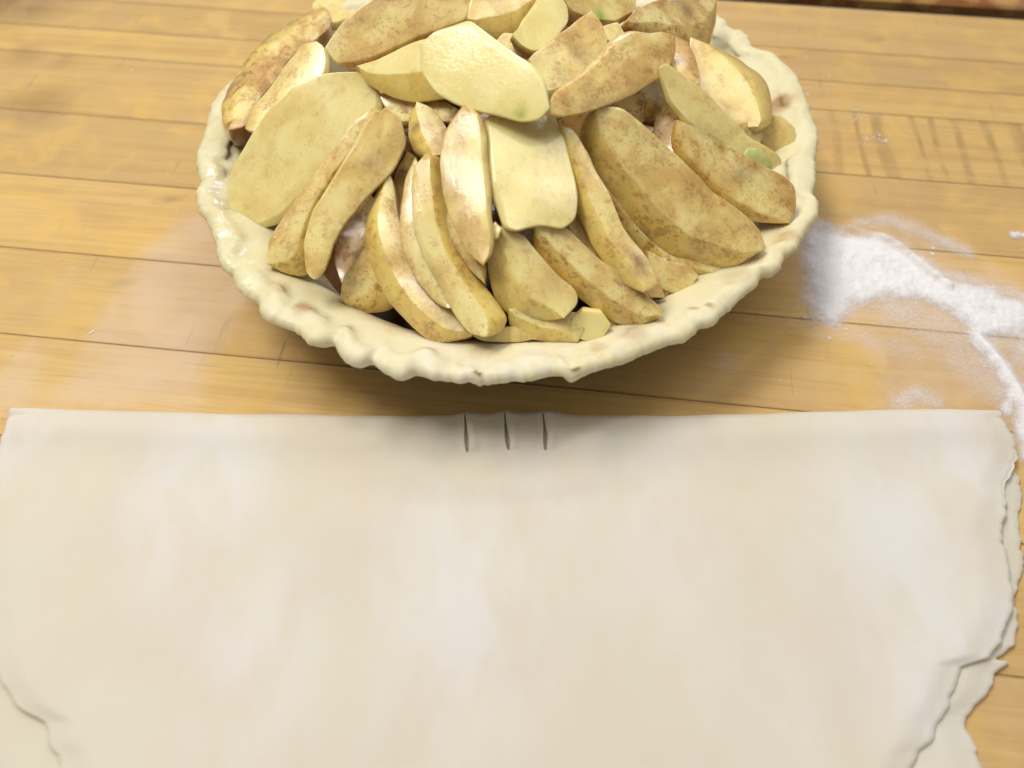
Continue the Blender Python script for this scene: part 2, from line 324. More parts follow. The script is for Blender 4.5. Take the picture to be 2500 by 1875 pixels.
c0 = len(vs); vs.append((PC[0], PC[1], .006)); st.append(0); wt.append(0); du.append(0)
fs += [(i * m + m - 1, c0, ((i + 1) % NA) * m + m - 1)[::-1] for i in range(NA)]
crust = mesh_obj('pie_crust', vs, fs, CRUST, attrs={'stain': st, 'wet': wt, 'dust': du})
tag(crust, 'raw pastry pie shell with uneven fluted rim, heaped with apple slices', 'pie crust')
# tin under it
def lathe(name, prof, mat, n=128, parent=None):
    vs = [(PC[0] + r * math.cos(t), PC[1] + r * math.sin(t), z) for t in np.linspace(0, 2 * math.pi, n, endpoint=False) for r, z in prof]
    m = len(prof); fs = [(i * m + j, ((i + 1) % n) * m + j, ((i + 1) % n) * m + j + 1, i * m + j + 1) for i in range(n) for j in range(m - 1)]
    return mesh_obj(name, vs, fs, mat, parent=parent)
o = lathe('pie_tin', [(.0005, .0008), (.078, .0008), (.0805, .002), (.1035, .0325), (.1060, .0333), (.1090, .0333), (.1108, .0335), (.1113, .0331), (.1106, .0325), (.1062, .0328), (.0810, .0006), (.0785, 0.0001), (.0005, .0001)], TIN)
tag(o, 'round silver metal pie tin under the raw pastry shell', 'pie tin')

# ------------------------------------------------------------------ apple slices
def dome(x, y, lift=0.):
    r = math.hypot(x - PC[0], y - PC[1]) / .107
    return .0305 + .0455 * max(0., 1 - r ** 2.1) + lift
def on_dome(X, Y, lift):
    d = ray(X, Y); lo, hi = .12, .6
    t = .15
    while t < .8:
        p = CP + d * t
        if p[2] < dome(p[0], p[1], lift): break
        t += .001
    return CP + d * t
def arc(pts):
    pts = np.array(pts, float); q = np.concatenate([[0], np.cumsum(np.hypot(*np.diff(pts, axis=0).T))]); return pts, q / q[-1]
def stations(a, b):
    base = list((1 - np.cos(np.linspace(0, math.pi, 15))) / 2 * .6 + np.linspace(0, 1, 15) * .4) + [.012, .988]
    for _, q in (a, b):                                          # keep the corners of the outline
        for x in q[1:-1]:
            base = [z for z in base if z in (0., 1.) or abs(z - x) > .022] + [x]
    return sorted(base)
def resample(a, u):
    return np.stack([np.interp(u, a[1], a[0][:, i]) for i in (0, 1)], 1)
def slice_(label, A, L, B, R, lift=0, T=8, h=2.0, t0=.5, rind='', coat=.5, green=0., tilt=0., blot=(), spot=(), conv=V, dz=(0, 0), name='apple_slice', group=None, parent=None):
    """A, B the two ends, L and R the two long edges from A to B as read off the photo; lift, T (thickness) and h (ridge) in mm"""
    lift *= .001; h *= .001 * (.55 if T <= 7 else 1.); T *= .00125
    A, B = conv(A), conv(B); L = [conv(p) for p in L]; R = [conv(p) for p in R]
    PA = on_dome(*A, lift + dz[0] * .001); PB = on_dome(*B, lift + dz[1] * .001)
    mid = (PA + PB) / 2; ax = PB - PA; ax /= np.linalg.norm(ax)
    g = np.array([(mid[0] - PC[0]) * 9, (mid[1] - PC[1]) * 9, 1.]); g /= np.linalg.norm(g)
    tocam = CP - mid; tocam /= np.linalg.norm(tocam)
    n = g * .35 + tocam * .65; n -= ax * (n @ ax); n /= np.linalg.norm(n)
    n = np.array(Matrix.Rotation(math.radians(tilt), 3, Vector(ax)) @ Vector(n))
    ay = np.cross(n, ax)
    def un(p):
        d = ray(*p); t = ((mid - CP) @ n) / (d @ n); q = CP + d * t - mid; return (q @ ax, q @ ay)
    aL = arc([un(p) for p in [A] + L + [B]]); aR = arc([un(p) for p in [A] + R + [B]]); us = stations(aL, aR); NS = len(us)
    cl = resample(aL, us); cr = resample(aR, us)
    sj = random.uniform(0, 99)
    for i in range(NS):
        for c_, o_ in ((cl, 0), (cr, 7)): c_[i] = c_[i] + np.array([0, .0008 * nz(c_[i][0], sj + o_, 0, 130)])
    for i in range(NS):                                          # what rounding takes off, added back
        dv = cl[i] - cr[i]; ln = np.hypot(*dv)
        if ln > .0008: q_ = .0011 * min(1, ln / .009); cl[i] = cl[i] + dv / ln * q_; cr[i] = cr[i] - dv / ln * q_
        ex = np.array([(us[i] - .5) * .0016, 0]); cl[i] = cl[i] + ex; cr[i] = cr[i] + ex
    for e, k_ in ((0, 1), (NS - 1, NS - 2)): cl[e] = cl[e] * .62 + cl[k_] * .38; cr[e] = cr[e] * .62 + cr[k_] * .38
    wmax = max(np.hypot(*(cl[i] - cr[i])) for i in range(NS))
    sd = random.uniform(0, 100); vs, rd = [], []
    top = [(.0, -.9), (.004, -.12), (.04, .06), (.25, .55), (.480, .97), (.5, 1.), (.52, .97), (.78, .45), (.96, .06), (.996, -.12), (1., -.9)]
    # remap so that .5 falls on t0
    if rind == 'L': t0 = min(.46, t0 * .85)
    elif rind == 'R': t0 = max(.54, 1 - (1 - t0) * .85)
    else: t0 = .10 if t0 < .5 or (t0 == .5 and sd > 50) else .90
    hs = max(h * 1.25, .0035 if rind else .0016)                 # how far the skin side falls away from the flat cut face
    def zf(t):
        a, b_ = (t, t0) if t0 < .5 else (1 - t, 1 - t0)
        a = mp(t) if t0 < .5 else 1 - mp(t)
        if a <= b_: return -hs * (1 - a / b_) ** 1.45
        return -.0011 * ((a - b_) / (1 - b_)) ** 2 + .0004 * nz(t * 2, sd, 1)
    def mp(t): return t / .5 * t0 if t < .5 else t0 + (t - .5) / .5 * (1 - t0)
    for i in range(NS):
        s = us[i]; w = min(1., np.hypot(*(cl[i] - cr[i])) / wmax * 1.25) ** .7; w = max(w, .3)
        if i in (0, NS - 1): w *= .8
        for t, hh in top:
            p = cl[i] * (1 - mp(t)) + cr[i] * mp(t)
            z = min(1., T / .010) * (.0006 * nz(p[0] + sd, p[1], 0, 95) + .0010 * nz(p[0], p[1] + sd, 0, 45) * w)
            vs.append((*p, zf(t) * w + (.0007 * hh if hh < 0 else 0) + z + hs * .35)); rd.append(1. if (rind and ((t0 < .5 and t < .49) or (t0 > .5 and t > .51))) else .0)
        for t, dd in ((1.0, .32), (.90, .75), (.5, 1.), (.10, .75), (.0, .32)):
            p = cl[i] * (1 - t) + cr[i] * t
            vs.append((*p, -T * dd * w + .0006 * nz(p[0] + sd, p[1], 7, 70))); rd.append(.6)
    m = len(top) + 5
    fs = [(i * m + j, i * m + (j + 1) % m, (i + 1) * m + (j + 1) % m, (i + 1) * m + j) for i in range(NS - 1) for j in range(m)]
    fs += [tuple(range(m))[::-1], tuple((NS - 1) * m + j for j in range(m))]
    ar = sum((vs[f[2]][0] - vs[f[0]][0]) * (vs[f[3]][1] - vs[f[1]][1]) - (vs[f[2]][1] - vs[f[0]][1]) * (vs[f[3]][0] - vs[f[1]][0]) for f in fs[:-2] if f[0] % m < 6)
    if ar < 0: fs = [f[::-1] for f in fs]
    bl = []
    edg = [(1. if (q_ in (0, 1, 9, 10) or i_ in (0, NS - 1)) else .8 if q_ in (2, 8) or i_ in (1, NS - 2) else .4 if q_ == 5 else .28 if q_ in (3, 7) else 0.) if q_ < 11 else 1. for i_ in range(NS) for q_ in range(m)]
    sw = [(un(conv(p)), r) for p, r in spot]; sp_ = [max([0] + [sst(r * .001, r * .0004, math.hypot(x - bx, y - by)) for (bx, by), r in sw]) for x, y, z in vs]
    bw = [(un(conv(p)), r) for p, r in blot]
    for x, y, z in vs:
        b = 0
        for (bx, by), r in bw: b = max(b, .8 * sst(r * .001, r * .0002, math.hypot(x - bx, y - by)))
        bl.append(b)
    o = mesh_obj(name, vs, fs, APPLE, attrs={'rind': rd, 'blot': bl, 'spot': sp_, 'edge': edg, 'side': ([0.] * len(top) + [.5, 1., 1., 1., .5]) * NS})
    cr_ = np.zeros(len(o.data.edges), dtype=np.float32)
    for e in o.data.edges:
        a_, b_ = e.vertices; ja, jb = a_ % m, b_ % m
        if ja == jb and ja in (1, 9): cr_[e.index] = .75
        elif ja == jb and ja == 5: cr_[e.index] = .85
        elif a_ // m == b_ // m and a_ // m in (0, NS - 1) and ja < 11 and jb < 11: cr_[e.index] = .6
    o.data.attributes.new('crease_edge', 'FLOAT', 'EDGE').data.foreach_set('value', cr_)
    M = Matrix(((ax[0], ay[0], n[0], mid[0]), (ax[1], ay[1], n[1], mid[1]), (ax[2], ay[2], n[2], mid[2]), (0, 0, 0, 1))); o.matrix_world = M
    md = o.modifiers.new('round', 'SUBSURF'); md.levels = 2; md.render_levels = 2
    o['coat'] = float(coat); o['green'] = float(green)
    tag(o, label, 'apple slice', group or 'apple slices heaped in the pie shell')
    return o
sl = slice_
# back and left
sl('cinnamon brown apple wedge standing at the far left edge of the pie', (498, 285), [(483, 256), (483, 220), (494, 182), (520, 134), (552, 96), (590, 60), (635, 32)], (690, 18), [(536, 272), (542, 250), (558, 208), (590, 173), (622, 128), (670, 93), (705, 64), (712, 36)], lift=18, T=14, h=3.5, t0=.55, rind='L', coat=1.)
sl('pale apple slice half hidden behind the broad oval slice at far left', (536, 278), [(548, 237), (577, 198), (596, 173), (622, 134), (654, 99)], (680, 93), [(560, 285), (600, 250), (660, 200), (700, 165), (705, 132), (698, 105)], lift=16, T=9, h=1.5, coat=.55, tilt=-14)
sl('broad pale oval apple slice lying at the left rim of the pie', (500, 445), [(493, 405), (508, 360), (543, 300), (588, 236), (640, 188), (700, 163)], (765, 158), [(520, 478), (550, 488), (605, 474), (660, 428), (715, 370), (775, 305), (818, 250), (815, 205), (795, 172)], lift=10, T=6, h=1.0, t0=.5, coat=.20, green=.3, dz=(0, 0))
sl('long tan apple slice under the paired one, left of the dark gap', (578, 565), [(588, 520), (628, 455), (688, 375), (738, 310), (772, 264)], (800, 238), [(610, 582), (655, 592), (672, 560), (668, 515), (690, 450), (735, 380), (790, 310), (825, 246)], lift=12, T=8, h=2.2, t0=.55, rind='R', coat=.6)
sl('long apple slice with brown wet upper end, beside the dark gap', (682, 600), [(663, 585), (660, 520), (680, 452), (722, 386), (765, 318), (800, 262)], (832, 238), [(698, 590), (712, 530), (735, 478), (772, 432), (805, 405), (845, 365), (868, 310), (860, 258)], lift=15, T=8, h=2.0, t0=.45, coat=.42, blot=[((820, 345), 4.5), ((690, 590), 1.5), ((735, 490), 1.6)])
sl('dark brown apple slice sunk in the gap at front left', (740, 610), [(726, 560), (735, 500), (760, 450)], (795, 420), [(775, 600), (800, 550), (812, 490), (812, 440)], lift=-12, T=10, h=1, coat=1.4)
sl('small brown tipped apple wedge low in the gap at front left', (742, 640), [(748, 608), (770, 570), (795, 535)], (815, 530), [(752, 660), (785, 672), (832, 668), (856, 640), (850, 590)], lift=-4, T=10, h=2.5, t0=.4, rind='R', coat=.75, blot=[((775, 620), 3)])
sl('reddish brown apple slice between two long slices, left of centre', (880, 330), [(862, 360), (850, 410), (850, 470)], (880, 560), [(905, 345), (900, 390), (892, 460), (895, 520)], lift=-3, T=9, h=1.5, coat=1.3, blot=[((870, 385), 5)])
sl('long curved yellow apple wedge reaching down to the front left rim', (843, 372), [(817, 412), (795, 460), (787, 520), (801, 560), (814, 598), (836, 642), (872, 680), (902, 712), (942, 730)], (1022, 722), [(852, 400), (850, 455), (875, 535), (900, 590), (930, 632), (962, 660), (1000, 690), (1028, 710)], lift=5, T=12, h=4, t0=.55, rind='L', coat=.62, green=.2, blot=[((935, 660), 4), ((965, 690), 3.5), ((985, 705), 2.5)])
sl('thin apple slice tucked left of the tall yellow wedge', (898, 345), [(880, 390), (867, 450), (868, 508), (880, 556), (908, 604), (942, 650)], (966, 662), [(915, 380), (905, 440), (912, 510), (935, 570), (965, 620), (985, 655)], lift=8, T=9, h=2.2, t0=.5, coat=.65)
sl('tall yellow apple wedge with its foot on the front rim, left of centre', (925, 336), [(902, 365), (893, 420), (903, 500), (925, 560), (955, 620), (990, 680), (1022, 716)], (1050, 724), [(950, 342), (957, 400), (968, 470), (987, 533), (1019, 591), (1057, 638), (1088, 682), (1074, 712)], lift=11, T=12, h=4.0, t0=.5, rind='R', coat=.5, green=.2)
sl('stubby apple piece with pointed top, left of the slender pointed slice', (903, 226), [(885, 250), (884, 285), (898, 316)], (935, 338), [(928, 236), (955, 265), (972, 300), (965, 330)], lift=3, T=9, h=2.5, t0=.45, rind='L', coat=.6, blot=[((900, 275), 3)])
sl('slender speckled apple slice pointing down at the pie centre', (1003, 232), [(978, 265), (962, 305), (955, 352), (962, 415), (985, 478), (1015, 538)], (1046, 568), [(1028, 248), (1040, 305), (1050, 390), (1054, 450), (1058, 545)], lift=18, T=5, h=.8, coat=.5, green=.3, tilt=12)
sl('pale squarish apple slice at the centre below the white slice', (1070, 240), [(1052, 262), (1053, 325), (1060, 395), (1075, 440), (1098, 492)], (1120, 492), [(1130, 232), (1190, 245), (1212, 290), (1228, 350), (1243, 420), (1238, 465), (1210, 487), (1162, 480)], lift=14, T=6, h=.6, t0=.5, coat=.12, green=.7, tilt=-6)
# crown of the heap
sl('broad shining white apple slice on the very top of the heap', (912, 100), [(940, 74), (1008, 48), (1050, 75), (1100, 115), (1147, 147), (1172, 180)], (1183, 232), [(914, 148), (943, 192), (990, 222), (1060, 236), (1120, 252), (1160, 250)], lift=24, T=6, h=.7, t0=.5, coat=0., green=.35, spot=[((1126, 246), 2.2)])
sl('yellow crescent apple slice peeking from under the white top slice', (777, 142), [(814, 138), (850, 120), (890, 98), (930, 85)], (975, 150), [(792, 173), (840, 198), (880, 211), (926, 208), (965, 200)], lift=12, T=6, h=1.5, t0=.4, rind='R', coat=.2)
sl('long tan apple slice lying across the top left of the heap', (707, 104), [(718, 84), (750, 46), (788, 17), (830, -8), (900, -30)], (1020, -25), [(733, 136), (778, 137), (846, 110), (900, 84), (958, 66), (1002, 46), (1028, 15)], lift=20, T=7, h=1.5, t0=.6, coat=.65, tilt=8)
sl('pale yellow apple slice cut off by the top edge, far left of the heap', (685, 48), [(680, 5), (720, -30)], (800, -35), [(720, 54), (755, 44), (800, 10)], lift=12, T=9, h=2, coat=.25)
sl('yellow apple chunk behind the top of the white slice', (1012, 42), [(1022, 5), (1060, -20), (1110, -25)], (1150, -5), [(1042, 68), (1092, 76), (1132, 62), (1155, 20)], lift=14, T=10, h=3, rind='R', coat=.35)
sl('small pale apple tip poking up behind the white slice', (1108, 74), [(1122, 62), (1148, 27), (1168, -5)], (1195, -20), [(1128, 90), (1150, 99), (1172, 94), (1203, 68), (1224, 42), (1220, 8)], lift=18, T=7, h=1.5, coat=.03, green=.3)
sl('yellowish apple slice showing between pale tip and white slice', (1075, 95), [(1090, 78), (1120, 78)], (1160, 100), [(1100, 125), (1140, 140), (1170, 125)], lift=12, T=8, h=1, coat=.6)
sl('wet lilac sheened apple slice beside the white slice on the heap', (1145, 130), [(1168, 108), (1205, 86), (1242, 52)], (1272, 28), [(1165, 170), (1185, 205), (1225, 190), (1272, 155), (1308, 135), (1310, 92), (1296, 55)], lift=19, T=9, h=1.6, t0=.55, coat=.6, blot=[((1255, 125), 6), ((1215, 165), 5), ((1195, 180), 3)])
sl('broad tan speckled apple slice lying across the right of the crown', (1183, 242), [(1205, 200), (1250, 165), (1290, 135), (1318, 92), (1355, 72), (1410, 78), (1436, 65)], (1453, 82), [(1215, 246), (1272, 230), (1330, 213), (1376, 190), (1416, 166), (1442, 142), (1457, 112)], lift=23, T=6, h=1.0, t0=.5, coat=.68)
sl('brown apple slice in the shade under the broad tan slice', (1205, 268), [(1250, 238), (1320, 218)], (1385, 200), [(1240, 292), (1300, 290), (1350, 280), (1388, 255)], lift=8, T=9, h=1.2, coat=1.1)
sl('pale apple chunk with green spot at the top edge, right of centre', (1215, -5), [(1240, -30), (1300, -40)], (1372, -12), [(1236, 28), (1280, 44), (1325, 54), (1362, 25)], lift=16, T=10, h=2.5, coat=.4, spot=[((1292, 42), 2.6)])
sl('small pale apple piece wedged behind the broad tan slice', (1296, 80), [(1305, 58)], (1330, 52), [(1320, 90), (1350, 82)], lift=14, T=5, h=1, coat=.4)
sl('brown and violet wet apple chunk at the top right of the heap', (1350, 48), [(1382, 20), (1430, 4), (1495, -12)], (1542, -5), [(1364, 62), (1400, 68), (1432, 70), (1465, 88), (1505, 94), (1540, 88), (1548, 40)], lift=12, dz=(0, 16), T=12, h=3, t0=.55, rind='R', coat=.8, blot=[((1485, 30), 4), ((1510, 70), 3.5)])
sl('brown apple slice standing between tan slice and round chunk', (1460, 82), [(1452, 120), (1470, 170)], (1500, 215), [(1485, 90), (1502, 130), (1510, 180)], lift=10, T=8, h=1.5, t0=.4, coat=.9, blot=[((1462, 130), 3)])
sl('dark stained apple wedge under the tan slice, above the dark hole', (1380, 195), [(1400, 170), (1430, 155)], (1462, 190), [(1388, 245), (1420, 262), (1455, 262), (1475, 235)], lift=7, T=9, h=2.5, t0=.5, rind='R', coat=.9, blot=[((1418, 205), 6)])
sl('round yellow orange apple chunk at the right rim', (1492, 92), [(1545, 94), (1598, 112), (1637, 140), (1660, 170), (1668, 225), (1662, 258)], (1632, 278), [(1497, 130), (1506, 180), (1526, 212), (1566, 252), (1600, 277)], lift=9, T=14, h=6, t0=.45, rind='L', coat=.45, blot=[])
g = sl('slender apple sliver with a green peel tip, lying over the right side', (1428, 148), [(1442, 144), (1468, 160), (1522, 205), (1570, 253), (1618, 298), (1650, 317), (1682, 340)], (1684, 352), [(1434, 175), (1452, 218), (1484, 262), (1528, 300), (1570, 333), (1610, 343), (1634, 357), (1660, 366)], lift=21, T=5, h=1.4, t0=.5, coat=.28, green=.5)
sliver = g
sl('tan apple slice with rind edge lying under the green tipped sliver', (1462, 262), [(1458, 300), (1474, 346), (1522, 406), (1570, 442), (1618, 474)], (1700, 480), [(1500, 280), (1545, 305), (1605, 340), (1655, 368), (1692, 386), (1710, 405), (1713, 450)], lift=12, T=9, h=2.2, t0=.24, rind='L', coat=.72, blot=[((1600, 385), 3.5), ((1580, 415), 2)])
sl('small brown apple slice behind the upper end of the rind edged slice', (1420, 256), [(1414, 288), (1436, 322)], (1466, 342), [(1445, 254), (1470, 268), (1478, 310)], lift=5, T=8, h=1.5, coat=.85)
sl('pale translucent apple chunk against the right inner rim', (1645, 258), [(1665, 250), (1690, 252), (1714, 276)], (1712, 305), [(1640, 290), (1655, 315), (1685, 325)], lift=9, T=8, h=2, coat=.3)
sl('little translucent apple bit by the green tip of the sliver', (1598, 268), [(1612, 262)], (1650, 272), [(1605, 296), (1640, 312)], lift=8, T=6, h=1.5, coat=.5)
sl('brown apple end showing below the pale squarish slice', (1068, 505), [(1085, 485), (1130, 478)], (1182, 492), [(1090, 522), (1140, 530), (1178, 520)], lift=5, T=8, h=1.5, coat=1.2)
sl('narrow apple slice wedged between the tall yellow wedge and the slender slice', (975, 440), [(970, 480), (988, 530), (1015, 575)], (1048, 612), [(1000, 450), (1020, 520), (1045, 575)], lift=7, T=8, h=2, rind='R', coat=.8)
sl('small tan apple piece at the inner front rim under the long blotched slice', (1300, 668), [(1290, 690), (1310, 712)], (1372, 712), [(1335, 680), (1365, 696)], lift=0, T=7, h=2, coat=.7)
sl('thin brown apple slice under the two tone slice near the front right rim', (1340, 590), [(1350, 622), (1385, 642)], (1432, 640), [(1375, 590), (1420, 612)], lift=0, T=7, h=2, coat=.9)
# front right
sl('yellow brown apple slice under the largest wedge at front right', (1285, 370), [(1295, 425), (1335, 485), (1380, 540), (1418, 576), (1480, 590)], (1545, 590), [(1320, 370), (1400, 440), (1500, 530), (1560, 570)], lift=0, T=9, h=2.5, t0=.4, rind='L', coat=.85)
sl('largest apple wedge with broad speckled cut face, at front right', (1290, 232), [(1268, 262), (1266, 305), (1279, 354), (1298, 392), (1330, 437), (1368, 488), (1412, 530), (1455, 558), (1530, 572), (1590, 574)], (1644, 535), [(1340, 240), (1381, 275), (1426, 314), (1474, 358), (1522, 410), (1570, 446), (1608, 474), (1632, 500)], lift=13, T=14, h=6, t0=.45, rind='L', coat=.60, green=.1, blot=[((1272, 345), 2.5), ((1420, 480), 2), ((1500, 560), 3)])
sl('narrow two tone apple slice with a plum brown stain near its foot', (1212, 270), [(1212, 292), (1224, 352), (1244, 432), (1258, 464), (1287, 522), (1318, 576), (1350, 608)], (1386, 628), [(1244, 294), (1279, 362), (1311, 425), (1332, 480), (1362, 524), (1390, 552), (1406, 584), (1414, 612)], lift=13, T=9, h=2.6, t0=.55, rind='L', coat=.45, green=.1, blot=[((1378, 562), 3.8), ((1385, 590), 3.2)])
sl('small tan apple piece between largest wedge and front right rim', (1402, 546), [(1445, 568), (1490, 577)], (1502, 592), [(1404, 590), (1428, 622), (1474, 638), (1492, 612)], lift=-1, T=8, h=2, coat=.6)
sl('brown apple slice sunk left of the narrow two tone slice', (1240, 465), [(1228, 495), (1260, 540), (1305, 590)], (1350, 628), [(1262, 470), (1290, 530), (1330, 590)], lift=2, T=9, h=1.5, coat=.95)
sl('long tan blotched apple slice pointing at the front right rim', (1160, 490), [(1202, 484), (1224, 500), (1250, 526), (1298, 571), (1346, 610), (1388, 640), (1420, 664)], (1425, 680), [(1157, 530), (1180, 563), (1218, 598), (1260, 643), (1311, 678), (1349, 697), (1382, 701)], lift=10, T=11, h=3.6, t0=.5, rind='R', coat=.72)
sl('short green yellow apple wedge right of the tall yellow wedge', (1075, 494), [(1056, 530), (1062, 590), (1076, 642), (1106, 676), (1152, 690)], (1215, 684), [(1098, 496), (1126, 514), (1162, 560), (1202, 600), (1237, 632), (1240, 655)], lift=8, T=12, h=4, t0=.55, rind='L', coat=.42, green=.6)
sl('lumpy yellow apple slice resting on the front rim at centre', (1098, 668), [(1108, 702), (1150, 728), (1190, 738)], (1242, 736), [(1140, 668), (1200, 672), (1245, 680), (1262, 706)], lift=4, T=10, h=3, t0=.5, rind='L', coat=.55)
sl('small white apple end on the front rim, right of centre', (1236, 712), [(1262, 729), (1298, 729)], (1314, 702), [(1240, 690), (1264, 668), (1298, 674)], lift=5, T=7, h=2, coat=.08)
sl('thin apple crescent lying flat on the front rim', (1020, 724), [(1060, 712), (1110, 706)], (1152, 712), [(1045, 736), (1100, 739), (1158, 730)], lift=2, T=4, h=1, coat=.5)
sl('little apple crumb beside the tip of the slender slice', (1062, 488), [(1070, 482)], (1078, 492), [(1062, 512), (1074, 515)], lift=14, T=3, h=1, coat=.3)
sl('shaded brown apple slice in the hollow left of the crown', (825, 205), [(870, 200), (930, 208)], (985, 235), [(835, 235), (870, 262), (930, 262), (975, 265)], lift=2, T=8, h=1.5, coat=1.1)
# green peel on the sliver's tip, a part of it
pm = []
for i in range(9):
    for j in range(12):
        u, t = i / 8, j / 12 * 2 * math.pi; r = .0036 * math.sin(math.pi * (.10 + .88 * u)) ** .8
        pm.append(((u - .5) * .0125, r * math.cos(t) * (1.05), r * math.sin(t) * .3))
pf = [(i * 12 + j, i * 12 + (j + 1) % 12, (i + 1) * 12 + (j + 1) % 12, (i + 1) * 12 + j) for i in range(8) for j in range(12)] + [tuple(range(12))[::-1], tuple(96 + j for j in range(12))]
pf = [f[::-1] for f in pf]
peel = mesh_obj('peel', pm, pf, PEEL, parent=sliver); peel['label'] = 'bright green peel tip'
sub = peel.modifiers.new('round', 'SUBSURF'); sub.levels = sub.render_levels = 1
c = sliver.matrix_world.inverted() @ Vector(on_dome(*V((1656, 347)), .0225)); peel.location = (c.x - .0006, c.y, .0006); peel.rotation_euler = (0, 0, .12)

# the apples beneath, seen only through gaps; extra brown paints the gaps darker
rnd = random.Random(3)
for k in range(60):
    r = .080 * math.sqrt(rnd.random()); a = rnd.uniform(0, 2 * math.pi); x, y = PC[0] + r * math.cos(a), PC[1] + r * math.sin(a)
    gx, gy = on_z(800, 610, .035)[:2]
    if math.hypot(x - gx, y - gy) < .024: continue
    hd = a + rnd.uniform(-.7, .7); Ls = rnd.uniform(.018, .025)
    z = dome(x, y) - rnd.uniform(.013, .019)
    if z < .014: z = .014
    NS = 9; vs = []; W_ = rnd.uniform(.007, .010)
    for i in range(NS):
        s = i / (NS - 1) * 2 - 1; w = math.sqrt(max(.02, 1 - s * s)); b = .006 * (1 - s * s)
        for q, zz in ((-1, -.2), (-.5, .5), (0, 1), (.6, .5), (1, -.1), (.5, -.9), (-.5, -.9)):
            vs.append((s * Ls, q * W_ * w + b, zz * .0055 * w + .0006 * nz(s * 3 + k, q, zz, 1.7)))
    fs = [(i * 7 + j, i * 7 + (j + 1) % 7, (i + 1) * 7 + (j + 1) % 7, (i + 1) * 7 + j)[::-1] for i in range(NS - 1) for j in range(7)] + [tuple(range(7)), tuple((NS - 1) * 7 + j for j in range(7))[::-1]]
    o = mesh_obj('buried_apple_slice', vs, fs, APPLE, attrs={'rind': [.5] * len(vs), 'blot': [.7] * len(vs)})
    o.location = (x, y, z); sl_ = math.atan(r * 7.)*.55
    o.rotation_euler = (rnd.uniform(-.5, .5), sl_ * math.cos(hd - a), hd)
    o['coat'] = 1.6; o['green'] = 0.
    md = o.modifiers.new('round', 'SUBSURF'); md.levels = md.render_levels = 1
    tag(o, 'cinnamon soaked apple slice, browned darker to shade the gaps, buried under the top layer', 'apple slice', 'buried apple slices under the top layer')
# cinnamon juice that pools between them
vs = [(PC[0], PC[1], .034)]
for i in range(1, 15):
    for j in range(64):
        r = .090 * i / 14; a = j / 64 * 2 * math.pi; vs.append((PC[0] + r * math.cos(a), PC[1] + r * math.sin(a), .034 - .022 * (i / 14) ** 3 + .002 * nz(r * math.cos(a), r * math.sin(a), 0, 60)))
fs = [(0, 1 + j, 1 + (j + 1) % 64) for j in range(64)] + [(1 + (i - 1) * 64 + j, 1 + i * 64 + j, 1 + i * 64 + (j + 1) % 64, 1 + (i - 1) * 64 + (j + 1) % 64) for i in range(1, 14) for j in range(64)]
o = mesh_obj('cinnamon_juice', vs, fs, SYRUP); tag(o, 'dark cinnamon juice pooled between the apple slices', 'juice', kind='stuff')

# ------------------------------------------------------------------ rolled dough, folded in half
fold = [(-60, 1000), (20, 997), (200, 1003), (600, 1013), (1000, 1018), (1100, 1016), (1118, 1011), (1134, 1005), (1152, 1007), (1180, 1012), (1210, 1009), (1232, 1003), (1250, 1007), (1275, 1011), (1305, 1008), (1325, 1002), (1342, 1004), (1365, 1011), (1395, 1016), (1600, 1017), (1900, 1012), (2100, 1003), (2300, 1001), (2438, 1004), (2520, 1004)]
ZT = .0072; ZM = .0037
fw_ = np.array([on_z(*p, .0040)[:2] for p in fold])
def yfold(x): return float(np.interp(x, fw_[:, 0], fw_[:, 1]))
Rt = [(2436, 1000), (2450, 1016), (2463, 1034), (2480, 1067), (2492, 1100), (2483, 1128), (2469, 1156), (2460, 1184), (2466, 1218), (2458, 1251), (2450, 1290), (2453, 1312), (2462, 1345), (2470, 1390), (2479, 1430), (2477, 1469), (2469, 1513), (2450, 1558), (2434, 1580), (2425, 1600), (2391, 1611), (2357, 1623), (2346, 1647), (2332, 1692), (2318, 1731), (2296, 1759), (2279, 1803), (2246, 1837), (2229, 1875), (2190, 1960), (2120, 2100)]
Lt = [(22, 990), (10, 1020), (0, 1060), (-30, 1150), (-50, 1300), (-50, 1450), (-30, 1600), (0, 1664), (33, 1718), (67, 1742), (100, 1760), (108, 1809), (135, 1842), (141, 1875), (180, 1960), (240, 2100)]
Rb = [(2430, 1004), (2440, 1030), (2455, 1080), (2478, 1138), (2495, 1162), (2501, 1200), (2499, 1229), (2488, 1251), (2499, 1307), (2504, 1360), (2500, 1407), (2480, 1452), (2486, 1485), (2493, 1530), (2483, 1569), (2466, 1612), (2450, 1610), (2436, 1606), (2434, 1642), (2424, 1675), (2402, 1709), (2362, 1746), (2363, 1772), (2385, 1820), (2402, 1875), (2420, 1960), (2440, 2100)]
Lb = [(30, 1000), (0, 1060), (-50, 1200), (-70, 1400), (-70, 1700), (-60, 1875), (-40, 2100)]
slits = [[(1134, 1004), (1138, 1056), (1141, 1100)], [(1232, 1004), (1235, 1047), (1242, 1096)], [(1325, 1003), (1331, 1058), (1332, 1096)]]
slw = [np.array([on_z(*p, ZT)[:2] for p in s]) for s in slits]
yb = on_z(1250, 2080, ZT)[1]
def xat(px, z, y):
    w = np.array([on_z(*p, z)[:2] for p in px]); k = np.argsort(w[:, 1]); return float(np.interp(y, w[k, 1], w[k, 0]))
